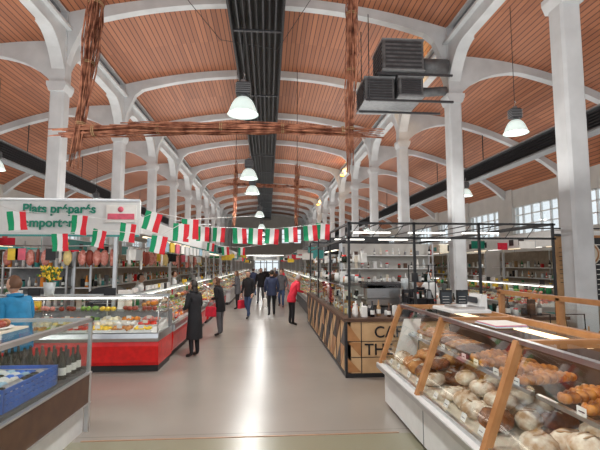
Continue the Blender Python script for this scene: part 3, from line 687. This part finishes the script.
stall(-6.9,8.5,15,-1,'white','teal'); stall(-6.9,16,24,-1,'teal','white'); stall(-6.9,25,38,-1,'white','red')
stall(7.6,12,19,1,'white','teal'); stall(7.4,20,30,1,'cream','white'); stall(7.4,31,44,1,'teal','white')
s=MB()
s.box(-2.0,1.6,60,60.1,2.5,3.2,'white'); s.box(-1.6,1.2,59.97,60,2.7,3.0,'grey'); s.box(-3.5,-.5,60,61.5,0,1.0,'white'); s.box(.7,2.2,60,61.5,0,1.0,'white'); goods(s,-3.3,-.7,60.1,61.2,1.0,.25,None,.5); goods(s,.8,2.1,60.1,61.2,1.0,.25,None,.5)
for x in (-3.5,-.5,.7,2.2): s.box(x-.04,x+.04,60,60.08,0,3.2,'alu')
s.box(-3.5,2.2,60.2,60.3,3.18,3.24,'tube'); s.box(-3.5,2.2,60,60.06,3.24,3.3,'white'); s.obj('market_kiosk')
f=MB(); f.bbox(-.45,.45,-.35,.35,.05,2.0,'white',.02); f.box(-.38,.38,-.37,-.35,.2,1.8,'screen')
for z in (.5,.85,1.2,1.55):
    f.box(-.38,.38,-.44,-.36,z-.015,z,'steel')
    for i in range(7): bottle(f,-.32+.107*i,-.40,z,.2,random.choice(['green','orange','red','yellow','wine','white']))
for q in (-.35,.35): f.box(q-.03,q+.03,-.3,.3,0,.05,'black')
f.obj('drinks_refrigerator',loc=(-7.3,7.2,0))
# ------------------------------------------------------------------ people
def skin_mesh(V,E,Rd,sub=1):
    me=bpy.data.meshes.new('tmp'); me.from_pydata(V,E,[]); o=bpy.data.objects.new('tmp',me); bpy.context.collection.objects.link(o)
    o.modifiers.new('s','SKIN')
    for i,r in enumerate(Rd): me.skin_vertices[0].data[i].radius=(r,r) if not isinstance(r,tuple) else r
    me.skin_vertices[0].data[0].use_root=True
    m=o.modifiers.new('u','SUBSURF'); m.levels=sub; m.render_levels=sub
    dg=bpy.context.evaluated_depsgraph_get(); dg.update(); q=bpy.data.meshes.new_from_object(o.evaluated_get(dg))
    VV=[v.co.copy() for v in q.vertices]; FF=[list(p.vertices) for p in q.polygons]
    bpy.data.objects.remove(o); bpy.data.meshes.remove(me); bpy.data.meshes.remove(q); return VV,FF
def person(name,x,y,face,h=1.7,coat='blackcloth',trous='blackcloth',hair='hair_dark',hem=.82,lean=0,legs=None,arms=None,longhair=False,look=0,trim=None,bag=None,hood=False,wide=1.0):
    mb=MB(); l=lean; k=h/1.75
    P={'pel':(0,0,.96),'wai':(0,.25*l,1.12),'che':(0,.65*l,1.31-.1*l),'nb':(0,1.0*l,1.46-.22*l),'nt':(0,1.18*l,1.55-.25*l)}
    legs=legs or (((-.10,.02,.50),(-.11,-.02,.09)),((.10,.02,.50),(.12,.0,.09)))
    sh_=[(-.185*wide,.92*l,1.41-.2*l),(.185*wide,.92*l,1.41-.2*l)]
    arms=arms or (((-.25,.9*l-.03,1.14-.2*l),(-.24,.9*l+.09,.90-.1*l)),((.25,.9*l-.03,1.14-.2*l),(.24,.9*l+.09,.90-.1*l)))
    V=[P['pel'],P['wai'],P['che'],P['nb'],P['nt']]; E=[(0,1),(1,2),(2,3),(3,4)]
    Rd=[.145*wide,.135*wide,.15*wide,.075,.055]; seg=[('T',0,1),('T',1,2),('T',2,3),('N',3,4)]
    for sgn,(kn,an) in zip((-1,1),legs):
        b=len(V); V+= [(sgn*.095,0,.88),kn,an,(an[0]+sgn*.02,an[1]+.15,an[2]-.05)]; Rd+=[.095,.065,.045,.04]
        E+=[(0,b),(b,b+1),(b+1,b+2),(b+2,b+3)]; seg+=[('L',b,b+1),('L',b+1,b+2),('F',b+2,b+3)]
    for s_,(el,wr) in zip(sh_,arms):
        b=len(V); V+=[s_,el,wr]; Rd+=[.075,.055,.036]; E+=[(2,b),(b,b+1),(b+1,b+2)]; seg+=[('A',b,b+1),('A',b+1,b+2)]
    VV,FF=skin_mesh(V,E,Rd,2)
    lab={'T':coat,'A':coat,'L':trous,'F':'shoe','N':'skin'}
    groups={}
    for f in FF:
        c=sum((VV[i] for i in f),Vector())/len(f); best=None;bd=9
        for (t,a,b) in seg:
            A,B=Vector(V[a]),Vector(V[b]); u=max(0,min(1,(c-A).dot(B-A)/(B-A).length_squared)); dd=(c-(A+(B-A)*u)).length-(.03 if t=='T' else 0)
            if dd<bd: bd=dd;best=t
        groups.setdefault(lab[best],[]).append(f)
    off=len(mb.v); mb.v+=[tuple(v) for v in VV]
    for m_,fs in groups.items():
        i=mb.mi(m_)
        for f in fs: mb.f.append([a+off for a in f]); mb.m.append(i); mb.s.append(True)
    prof=[(hem,.215 if hem<.7 else .19),(hem+.02,.22 if hem<.7 else .195),(.95,.185),(1.1,.165),(1.25,.18),(1.38,.175),(1.45,.10),(1.49,.075)]
    n=18;Vh=[];Fh=[]
    for (z,r) in prof:
        t=max(0,(z-.96)/.5); cy=l*t; cz=z-.22*l*t if z>.96 else z
        for q in range(n):
            a=6.2832*q/n; Vh.append((r*wide*math.cos(a),cy+r*.72*math.sin(a),cz))
    for i in range(len(prof)-1):
        for q in range(n): Fh.append((i*n+q,i*n+(q+1)%n,(i+1)*n+(q+1)%n,(i+1)*n+q))
    mb.add(Vh,Fh,coat,True)
    mb.tube([(.085*math.cos(6.2832*i/12),1.0*l+.085*math.sin(6.2832*i/12),1.49-.22*l) for i in range(13)],.022,trim or coat,6)
    for s_,(el,wr) in zip((-1,1),arms):
        d=(Vector(wr)-Vector(el)).normalized(); X=Matrix.Translation(wr)@Vector((0,0,-1)).rotation_difference(d).to_matrix().to_4x4()
        mb.blob((0,0,-.05),(.016,.04,.055),'skin',8,6,0,X); mb.tube([(0,0,.03),(0,0,-.03)],[.03,.026],'skin',8,X)
        for yy,L in ((-.03,.055),(-.011,.07),(.009,.075),(.028,.065)):
            mb.tube([(0,yy,-.08),(-s_*.004,yy*1.1,-.08-L*.4),(-s_*.018,yy*1.1,-.08-L*.75),(-s_*.035,yy*1.05,-.08-L)],[.010,.009,.0085,.007],'skin',6,X)
        mb.tube([(0,.03,-.02),(-s_*.012,.055,-.05),(-s_*.022,.058,-.085)],[.012,.011,.008],'skin',6,X)
    Xh=Matrix.Translation((0,1.25*l+.015,1.635-.28*l))@Matrix.Rotation(math.radians(look),4,'Z')@Matrix.Rotation(-l*.8,4,'X')
    n1,n2=20,14; V=[];F=[]; Hv=[]
    for i in range(n2+1):
        t=math.pi*i/n2
        for j in range(n1):
            a=6.2832*j/n1; ux,uy,uz=math.sin(t)*math.cos(a),math.sin(t)*math.sin(a),math.cos(t)
            jaw=1-.28*max(0,-uz)**1.5; xx=.076*ux*jaw; yy=.095*uy*(1-.1*max(0,-uz))+.012*max(0,-uz); zz=.118*uz
            if uy>.75 and -.35<uz<.1: yy+=.012*math.exp(-(ux/.22)**2)
            V.append((xx,yy,zz)); Hv.append((xx*1.13,yy*1.13-.006,zz*1.08+.006,ux,uy,uz))
    Fa=[]
    for i in range(n2):
        for j in range(n1): Fa.append((i*n1+j,(i+1)*n1+j,(i+1)*n1+(j+1)%n1,i*n1+(j+1)%n1))
    mb.add(V,Fa,'skin',True,Xh)
    Fk=[f for f in Fa if all(not(Hv[i][4]>.25 and Hv[i][5]<.5) and Hv[i][5]>(-.85 if longhair else -.45)for i in f)]
    mb.add([q[:3] for q in Hv],Fk,hair if not hood else coat,True,Xh)
    if longhair: mb.blob((0,-.055,-.12),(.085,.05,.13),hair,10,7,0,Xh)
    mb.prism([(-.013,0),(.013,0),(0,.03)],'z',-.03,.02,'skin',Xh@Matrix.Translation((0,.094,0)))
    for sx_ in (-1,1):
        mb.blob((sx_*.03,.086,.008),(.014,.008,.008),'eyewhite',8,5,0,Xh); mb.blob((sx_*.03,.093,.008),(.006,.004,.006),'eye',6,4,0,Xh)
        mb.blob((sx_*.03,.09,.028),(.018,.006,.004),hair,6,4,0,Xh); mb.blob((sx_*.077,-.005,-.005),(.01,.02,.032),'skin',7,5,0,Xh)
    mb.blob((0,.094,-.052),(.024,.008,.007),'lip',8,4,0,Xh)
    if bag:
        bm,side,bh=bag; wx,wy,wz=arms[side][1]; bz=wz-.1
        mb.bbox(wx-.06,wx+.06,wy-.17,wy+.17,bz-bh-.12,bz-.12,bm,.02)
        mb.tube([(wx,wy-.12,bz-.12),(wx,wy-.06,bz+.02),(wx,wy+.06,bz+.02),(wx,wy+.12,bz-.12)],.008,bm,5)
    o=mb.obj(name,loc=(x,y,0)); o.scale=(k,k,k); o.rotation_euler=(0,0,math.radians(face))
    bpy.context.view_layer.update()
    mz=min((o.matrix_world@v.co).z for v in o.data.vertices); o.location.z-=mz-.001
    return o
reach=(((-.24,.12,1.16),(-.17,.36,1.12)),((.24,.14,1.16),(.17,.38,1.10)))
hold=(((-.25,.04,1.14),(-.12,.24,1.08)),((.25,.04,1.14),(.12,.25,1.05)))
walkL=(((-.10,.16,.52),(-.11,.20,.10)),((.10,.04,.50),(.11,-.24,.14)))
walkR=(((-.10,.04,.50),(-.11,-.24,.14)),((.10,.16,.52),(.11,.20,.10)))
person('woman_in_black_coat',-1.52,9.3,60,1.60,'blackcloth','blackcloth','hair_dark',.42,.04,arms=hold,longhair=True)
person('woman_with_red_bag',-1.28,12.0,75,1.60,'blackcloth','greycloth','hair_brown',.72,.10,arms=hold,longhair=True,bag=('redcloth',0,.28))
person('man_with_bag',-.68,15.8,150,1.72,'blackcloth','jeans','hair_dark',.80,.04,walkL,bag=('redcloth',1,.3))
person('man_walking',.15,16.3,5,1.74,'navy','blackcloth','hair_dark',.80,.03,walkR,bag=('paper',0,.3))
person('pedestrian',.62,19.8,170,1.72,'greycloth','jeans','hair_brown',.8,.02,walkL)
person('pedestrian',.35,24,0,1.70,'brownwood','blackcloth','hair_grey',.75,.02,walkR)
person('pedestrian',-.9,27,10,1.72,'navy','jeans','hair_dark',.8,.02,walkL)
person('pedestrian',-1.3,19.0,80,1.66,'greycloth','blackcloth','hair_brown',.7,.04,arms=hold,longhair=True)
person('pedestrian',-.35,22.0,175,1.76,'blackcloth','greycloth','hair_dark',.8,.02,walkR)
person('pedestrian',.9,27.5,-60,1.68,'redcloth','jeans','hair_dark',.8,.03)
person('pedestrian',-.2,31,5,1.72,'blackcloth','jeans','hair_grey',.75,.02,walkL)
person('pedestrian',.6,36,180,1.70,'navy','greycloth','hair_brown',.8,.02,walkR)
person('person_in_red_jacket',.76,13.9,-70,1.66,'redcloth','blackcloth','hair_grey',.78,.2,arms=reach)
person('person_in_blue_jacket',-3.42,6.3,75,1.78,'bluecoat','greycloth','hair_brown',.75,.08,arms=hold,wide=1.2)
person('market_vendor',-3.5,12.0,-90,1.68,'white','blackcloth','hair_dark',.6,.05,arms=hold)
person('market_vendor',-3.5,16.2,-80,1.70,'white','blackcloth','hair_brown',.6,.05,arms=hold)
person('barista',3.2,8.9,150,1.70,'blackcloth','jeans','hair_brown',.8,.06,arms=hold)
person('barista',4.3,11.4,190,1.75,'white','jeans','hair_dark',.8,.03,arms=hold)
# ------------------------------------------------------------------ lights
for x in (-4.2,3.9):
    light('AREA','ceiling_fill_light',(x,26,3.25),1200,(math.pi,0,0),2.6,58,(1,.97,.93))  # added upward fill brightening the nave ceiling, no fixture modelled
for x in (-9.8,9.6):
    light('AREA','ceiling_fill_light',(x,26,3.3),560,(math.pi,0,0),2.6,58,(1,.97,.94))  # same added fill for the aisle ceilings
light('AREA','ceiling_fill_light',(0,-2.5,3.0),160,(math.pi,0,0),6,3,(1,.98,.96))  # added fill behind the camera, aimed at the near ceiling
w=bpy.data.worlds.new('w'); bpy.context.scene.world=w; w.use_nodes=True
w.node_tree.nodes['Background'].inputs[0].default_value=(.90,.95,1,1); w.node_tree.nodes['Background'].inputs[1].default_value=1.3
sc=bpy.context.scene
try: sc.view_settings.view_transform='Standard'
except Exception: pass
cam=bpy.data.cameras.new('camera'); cam.lens=25.8; cam.sensor_width=36; cam.clip_start=.05; cam.clip_end=200
co_=bpy.data.objects.new('camera',cam); bpy.context.collection.objects.link(co_); co_.location=(0,0,1.9); co_.rotation_euler=(math.radians(95.3),0,math.radians(-4.25))
sc.camera=co_
